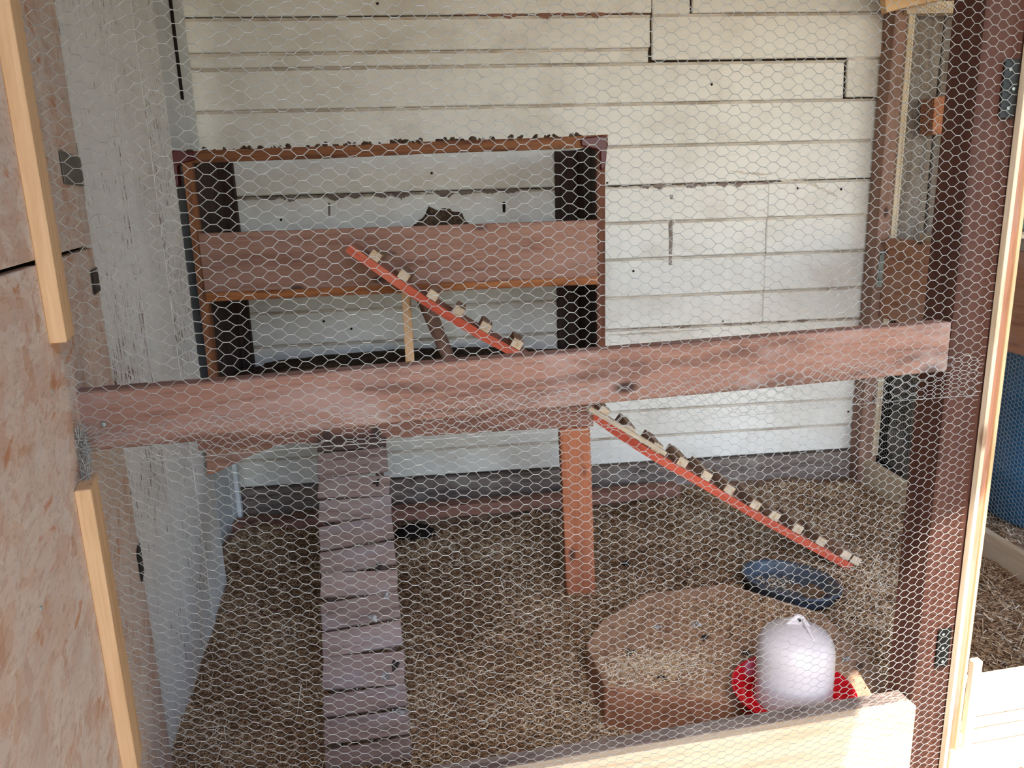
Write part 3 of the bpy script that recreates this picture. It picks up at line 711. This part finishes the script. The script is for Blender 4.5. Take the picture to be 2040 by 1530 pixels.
hk = prism('hanging_lug', [c+(rm @ p)+Vector((0, -.003, 0)) for p in hp], (0, -1, 0), .006, 'milky', wt, .0015)
board('rib', c+(rm @ Vector((.012, -.006, .254))), c+(rm @ Vector((.034, -.045, .222))), (1, 0, 0), .006, .01, 'milky', wt)
bm = bmesh.new(); bmesh.ops.create_cone(bm, segments=12, radius1=.0035, radius2=.0035, depth=.009, cap_ends=True)
addbm('eyelet', bm, 'black', hk, Matrix.Translation(c+(rm @ Vector((.003, -.004, .252)))) @ Euler((math.pi/2, 0, 0)).to_matrix().to_4x4())

# dark hole-like lump in the litter
c = onZ(1247, 1129, .0)
o = dome('dark_lump', Vector((c.x, c.y, float(relief(c.x, c.y)))), .016, .016, .02, 'black', 'small black round lump on the litter right of the terracotta leg', 'lump', None)
c = onZ(1160, 1410, 0); o = dome('litter_clod', Vector((c.x, c.y, 0)), .022, .02, .018, 'void', 'dark clod on the litter beside the front left of the block', 'clod', None)
c = onZ(825, 1058, 0); o = dome('dark_cloth', Vector((c.x, c.y, -.02)), .09, .055, .05, 'void', 'dark hump in the litter under the platform right of the slatted ramp', 'clod', None)

# ================================================================== LITTER PIECES
def straw(name, n, sampler, lmin, lmax, rmin, rmax, tone, label, cat, k=3, tilt=.35, flat=False):
    P = sampler(n); n = len(P); th_ = rng.uniform(0, 2*math.pi, n); el = rng.normal(0, tilt, n); L = rng.uniform(lmin, lmax, n)*rng.choice([1, 1, 1, 1.5], n)
    d = np.stack([np.cos(th_)*np.cos(el), np.sin(th_)*np.cos(el), np.sin(el)], 1)*L[:, None]/2
    P = P+np.stack([np.zeros(n), np.zeros(n), np.abs(d[:, 2])*.5+.001], 1)
    R = rng.uniform(rmin, rmax, n); V, Q = tubes(P-d, P+d, R, k)
    t = np.clip(tone(P)+rng.normal(0, .22, n), 0, 1); return props(npmesh(name, V, Q, 'straw', tone=np.repeat(t, 2*k)), label, cat, kind='stuff')
from math import floor
bxy = np.array([(p.x, p.y) for p in tp])
def inside(P, poly):
    c = np.zeros(len(P), bool); n = len(poly); j = n-1
    for i in range(n):
        xi, yi = poly[i]; xj, yj = poly[j]
        c ^= ((yi > P[:, 1]) != (yj > P[:, 1])) & (P[:, 0] < (xj-xi)*(P[:, 1]-yi)/(yj-yi+1e-12)+xi); j = i
    return c
pcx, pcy = pan.location.x, pan.location.y
def floor_s(n):
    # denser near the viewer: sample in perspective-like way
    y = 1.52+ (DB-.12-1.52)*rng.random(n)**1.25; x = -.9+rng.random(n)*(XR-.02+.9+ .0)
    P = np.stack([x, y], 1); k = ~inside(P, bxy*.985+bxy.mean(0)*.015) & (np.hypot(x-pcx, y-pcy) > Rp*.97) & ~((y > 3.37) & (x < 1.15))
    P = P[k]; z = relief(P[:, 0], P[:, 1]); return np.column_stack([P, z+.002])
def fbm(P, s, ph=0):
    x, y = P[:, 0]*s+ph, P[:, 1]*s-ph; return (np.sin(x*1.7+np.sin(y*2.1))+np.sin(y*1.3+np.sin(x*1.9+1))+.5*np.sin(x*4.1+y*3.7))/2.5
tone_f = lambda P: .40+.18*fbm(P, 3.2)+.12*fbm(P, 9, 2)+.06*np.clip(P[:, 0], 0, 2)-.10*np.clip((P[:, 1]-2.5), 0, 1)
straw('wood_shavings', 95000, floor_s, .009, .026, .0009, .0021, tone_f, 'brown straw and wood shaving bedding covering the coop floor', 'bedding')
straw('long_straw', 2600, floor_s, .03, .075, .0009, .0016, lambda P: np.full(len(P), .78), 'longer pale straws lying loose on the bedding', 'straw')
def right_s(n):
    x = rng.uniform(XR+.05, 3.4, n); y = rng.uniform(1.6, DB-.35, n); return np.column_stack([x, y, relief(x, y)+.002])
straw('bedding_beyond', 9000, right_s, .01, .03, .001, .002, lambda P: np.full(len(P), .5), 'bedding on the floor of the next run', 'bedding')
# on the block
bmin, bmax = bxy.min(0), bxy.max(0); dcx, dcy = wt.location.x, wt.location.y
def blk_s(cx, cy, sx, sy):
    def f(n):
        P = np.column_stack([rng.normal(cx, sx, n), rng.normal(cy, sy, n)]); k = inside(P, bxy*.97+bxy.mean(0)*.03) & (np.hypot(P[:, 0]-dcx, P[:, 1]-dcy) > .155)
        P = P[k]; return np.column_stack([P, np.full(len(P), zt+.001)])
    return f
q = onZ(1290, 1330, zt); straw('block_straw', 2200, blk_s(q.x, q.y, .11, .045), .006, .018, .0007, .0013, lambda P: np.full(len(P), .72), 'pale straw bits spread over the front left of the block top', 'straw')
q = onZ(1530, 1215, zt); straw('feed_pellets', 4600, blk_s(q.x, q.y, .17, .07), .003, .008, .0010, .0020, lambda P: np.full(len(P), .42), 'scattered brown feed pellets on the far side of the block top', 'feed')
q = onZ(1450, 1290, zt); straw('feed_crumbs', 2200, blk_s(q.x, q.y, .24, .12), .003, .009, .0009, .0018, lambda P: np.full(len(P), .30), 'sparse dark feed crumbs across the middle of the block top', 'feed')
def pan_s(n):
    P = rng.normal(0, .05, (n, 2)) + [-.03, .05]; k = np.hypot(P[:, 0], P[:, 1]) < .13; P = P[k]
    P3 = np.column_stack([P, np.full(len(P), .017)]); m = np.array(tiltm); return P3 @ m[:3, :3].T + m[:3, 3]
straw('pan_feed', 150, pan_s, .004, .014, .001, .002, lambda P: np.full(len(P), .7), 'few straws and grains lying in the rubber pan', 'feed')
# droppings
def splat(c, n, r, mat, lab, parent=None):
    bm = bmesh.new()
    for i in range(9):
        a = random.random()*6.28; rr = random.random()*r
        m = Matrix.Translation(Vector((math.cos(a)*rr, math.sin(a)*rr*.8, .001))) @ Matrix.Diagonal((r*.45*random.uniform(.5, 1), r*.4*random.uniform(.5, 1), .004, 1))
        bmesh.ops.create_icosphere(bm, subdivisions=1, radius=1, matrix=m)
    o = addbm('dropping', bm, mat, parent, frame(c, Vector(n).orthogonal(), z=n)); return o
for i, (x, y, m) in enumerate(((1388, 1245, 'dropping'), (1403, 1272, 'dark_dropping'), (1255, 1300, 'dark_dropping'), (1320, 1350, 'dark_dropping'), (1487, 1300, 'dark_dropping'), (1685, 1315, 'dropping'), (1312, 1250, 'dropping'))):
    o = splat(onZ(x, y, zt+.001), (0, 0, 1), .016, m, '')
    props(o, ['pale dropping near the middle of the block top', 'dark dropping just in front of the pale one on the block', 'dark dropping at the left end of the block top', 'dark dropping by the front edge of the block top', 'tiny dark dropping left of the drinker jug', 'pale dropping right of the drinker on the block', 'faint pale smear on the left part of the block top'][i], 'dropping')
for i, (x, y, m) in enumerate(((770, 1190, 'dropping'), (745, 1232, 'dropping'), (782, 1325, 'dark_dropping'), (770, 1345, 'dropping'), (755, 1128, 'dark_dropping'), (800, 1420, 'dropping'), (752, 960, 'dark_dropping'))):
    splat(onP(x, y, B0+nr*.010, nr), nr, .017, m, '', lr)

# ================================================================== FRONT FRAME
Y0 = 1.42; SL = .09
fd = Vector((1, SL, 0)).normalized(); fn_ = Vector((SL, -1, 0)).normalized()
FP = Vector((0, Y0, 0)); onF = lambda x, y, d=0: onP(x, y, FP-fn_*d, fn_)
ff = empty('front_frame', onF(1000, 1500)*1, 'brown timber front frame of the coop behind the wire', 'frame')
a0, a1 = onF(150, 785), onF(168, 898); c0, c1 = onF(1893, 641), onF(1850, 746)
rw = ((a0-a1).length+(c0-c1).length)/2
A = (a0+onF(150+17, 893))/2; Bm = (onF(1898, 640)+onF(1898, 740))/2
A = onF(151, 838); A = A
A = Vector((onF(151, 785).x, 0, 0)); 
zlA = (onF(152, 785).z+onF(152, 900).z)/2; zrB = (onF(1893, 641).z+onF(1893, 741).z)/2
xA, xB = onF(151, 840).x, onF(1893, 690).x
rail = board('crossrail', Vector((xA, Y0+SL*xA, zlA))-fn_*.022, Vector((xB, Y0+SL*xB, zrB))-fn_*.022, (0, 0, 1), (onF(900, 722).z-onF(900, 832).z), .042, 'rail', ff, bev=.003, cuts=6, warp=.0008)
# right post: front face between px 1905 and 1975 at y=600
xp0, xp1 = onF(1902, 640).x, onF(1985, 640).x
pc = (xp0+xp1)/2; wp = xp1-xp0
board('post', Vector((pc, Y0+SL*pc, -.1))-fn_*.05, Vector((pc, Y0+SL*pc, 2.7))-fn_*.05, fd, wp, .095, 'post', ff, bev=.004)
# kick board of new pine with darker top timber
kt = onF(1350, 1476); k_top = onF(1350, 1458, .03)
zk = onF(1820, 1400).z
zkl = onF(905, 1552).z
board('kick_board', Vector((-.66, Y0-SL*.66, zkl-.145)), Vector((xp0-.002, Y0+SL*xp0, zk-.145+.0)), (0, 0, 1), .29, .024, 'pinepale', ff, bev=.002, off=(0, 0))
board('sill', Vector((-.66, Y0-SL*.66, zkl-.02))-fn_*.032, Vector((xp0-.002, Y0+SL*xp0, zk-.02))-fn_*.032, (0, 0, 1), .04, .04, 'base', ff, bev=.002)
nails(ff, [Vector((xA+.045, Y0+SL*xA, zlA-.005))+fn_*.002], fn_, .005, 'zinc')
# hinges on the post
for (px, py, hh_) in ((2008, 178, .11), (1877, 1288, .10)):
    q = onF(px, py)+fn_*.004
    h_ = board('hinge', q-Vector((0, 0, hh_/2)), q+Vector((0, 0, hh_/2)), fd, .034, .004, 'black', ff)
    nails(h_, [q+Vector((random.uniform(-.006, .006), 0, t))+fn_*.003 for t in (-.036, 0, .036)], fn_, .004, 'zinc')
# grooved pine batten that clamps the netting to the post
q0, q1 = onF(1908, 1130), onF(1989, 500)
xs_ = onF(1990, 610).x
def vline(x, off): return Vector((x, Y0+SL*x, 0))+fn_*off
bt = empty('grooved_batten', vline(xs_, .01), 'long grooved pine batten clamping the netting to the right post', 'batten')
for dx, wv, dz, m in ((-.0135, .0095, .016, 'pinepale'), (0.0, .019, .010, 'brown'), (.0125, .0085, .016, 'pine')):
    p = vline(xs_+dx, dz/2+.003); board('strip', p+Vector((0, 0, -.02)), p+Vector((0, 0, 2.7)), fd, wv, dz, m, bt, bev=.001)
p = vline(onF(1916, 1400).x+.014, .012)
o = board('short_batten', p+Vector((0, 0, -.05)), Vector((p.x, p.y, onF(1925, 1310).z)), fd, .024, .02, 'pinepale', bev=.003); props(o, 'short pale upright batten at the foot of the long grooved batten', 'batten')
# threshold boards right of the post
th_e = empty('threshold', vline(1.4, 0), 'sunlit pale threshold of stacked boards right of the post', 'threshold')
xt0, xt1 = xp1+.0, 1.9
for i, (z1, z0, off) in enumerate(((zk+.005, zk-.07, .0), (zk-.073, zk-.10, .004), (zk-.103, zk-.135, .012), (zk-.138, zk-.26, .02))):
    a, b = vline(xt0, off-.03), vline(xt1, off-.03); board('board', a+Vector((0, 0, (z0+z1)/2)), b+Vector((0, 0, (z0+z1)/2)), (0, 0, 1), z1-z0, .06, 'pinepale', th_e, bev=.002)

# battens on the strand board
def obatten(name, pts_y0, pts_y1, xs0, lab):
    # px on the left edge of the batten at the two ends
    p0, p1 = onO(*pts_y0), onO(*pts_y1)
    cdir = (p0+p1)/2
    return p0, p1
def batten(label, ptop, pbot, wpx_dir=.052, ztop=None):
    a = onO(*pbot); b = onO(*ptop); base = Vector(((a.x+b.x)/2, (a.y+b.y)/2, 0))
    z0, z1 = a.z, (ztop if ztop else b.z)
    e = empty('pine_batten', base+Vector((0, 0, z0)), label, 'batten')
    c = base - od*.038+on*.012
    o = board('face', c+Vector((0, 0, z0)), c+Vector((0, 0, z1)), od, .076, .024, 'pine', e, bev=.0015)
    return e, base, z0, z1
e1, b1, z0, z1 = batten('upper fresh pine batten on the strand board, cut off square above the gap', (-14, 0), (92, 690), ztop=2.6)
e2, b2, z0b, z1b = batten('lower fresh pine batten on the strand board, its dark end grain showing on top', (140, 993), (250, 1530))
# lower one starts at y=993
OB = b1

# ================================================================== CHICKEN WIRE
P_, Q_ = .0415, .0195
# left end of the netting: where the pine batten clamps it on the strand board
S0 = Vector((b1.x, b1.y, 0))+on*.004-od*.074; S1 = vline(xs_-.02, .006)
S0 = Vector((S0.x, S0.y, 0)); ex = (S1-S0); Ln = ex.length; ex.normalize(); en = Vector((ex.y, -ex.x, 0))
cols = int(Ln/(P_/2))+1
zsel = (onP(640, 893, S0, en).z + onP(1707, 808, S0, en).z)/2
exs = ex.copy(); dzx = (onP(1707, 808, S0, en).z-onP(640, 893, S0, en).z)/((onP(1707, 808, S0, en)-onP(640, 893, S0, en)).dot(ex))
def def_up(q, p):
    u, v = p[:, 0], p[:, 1]; q = q.copy()
    q[:, 2] += dzx*(u)+.004*np.sin(u*5)*np.cos(v*3)
    dpt = .006*np.sin(u*4.1+v*3)*np.sin(v*2.2)
    q[:, 0] += en.x*dpt; q[:, 1] += en.y*dpt; return q
zs0 = zsel - dzx*((onP(1170, 850, S0, en)-S0).dot(ex))
o = wiremesh('chicken_wire', (S0.x, S0.y, zs0), tuple(ex), (0, 0, 1), cols, 70, P_, Q_, .00060, 'wire', None, def_up)
props(o, 'upper sheet of galvanised hexagonal chicken wire above the crossrail', 'chicken wire')
def def_lo(q, p):
    u, v = p[:, 0], p[:, 1]; q = q.copy()
    q[:, 2] += -.27*u+.100*u*u + .003*np.sin(u*7+v*4)
    g_ = .72*np.exp(-(u/.065)**2); q[:, 2] = np.where(q[:, 2] > zpull, zpull+(q[:, 2]-zpull)*(1-g_), q[:, 2])   # bunched at the upper left
    dpt = .006*np.sin(u*3.7+v*5)+.004
    dpt -= .030*np.exp(-((u-.25)/.4)**2)*np.exp(-((v-.3)/.25)**2)
    # comes off the wall at the batten line of the lower part
    q[:, 0] += en.x*dpt; q[:, 1] += en.y*dpt; return q
enl = None
tA, tB = onP(205, 842, S0, en), onP(1700, 722, S0, en); zpull = onP(165, 905, S0, en).z
def keep_lo(A):
    zt_ = tA.z+(tB.z-tA.z)*(A[:, 0]-tA.x)/(tB.x-tA.x); return (A[:, 2] > -.02) & (A[:, 2] < zt_)
def_lo.keep = keep_lo
S0l = Vector((b2.x, b2.y, 0))+on*.004-od*.074; ex = (S1-S0l); Lnl = ex.length; ex.normalize()
Pl, Ql = .0395, .0180; colsl = int(Lnl/(Pl/2))+1
zlo = onP(1640, 745, S0, en).z - (-.27*Lnl*.87+.1*(Lnl*.87)**2)-63*Ql
o = wiremesh('chicken_wire', (S0l.x, S0l.y, zlo), tuple(ex), (0, 0, 1), colsl, 66, Pl, Ql, .00058, 'wire', None, def_lo, selvage=(True, False))
props(o, 'lower sheet of galvanised chicken wire lapping over the crossrail', 'chicken wire')
# crumpled wire ends between the two battens
bm = bmesh.new(); A_, B_ = [], []
for i in range(150):
    y = random.uniform(855, 968); t = (y-855)/113; c = onO(150+t*12+random.uniform(-6, 6), y)+on*random.uniform(.002, .016)
    d = Vector((random.uniform(-.3, .3), random.uniform(-.3, .3), random.uniform(-1, 1))).normalized()*random.uniform(.006, .014)
    A_.append(c-d); B_.append(c+d)
V, Qd = tubes(np.array([tuple(v) for v in A_]), np.array([tuple(v) for v in B_]), np.full(len(A_), .0007), 4)
o = npmesh('wire_ends', V, Qd, 'wire'); props(o, 'bunch of twisted wire ends above the lower pine batten', 'wire', kind='stuff')
bpy.context.view_layer.update()
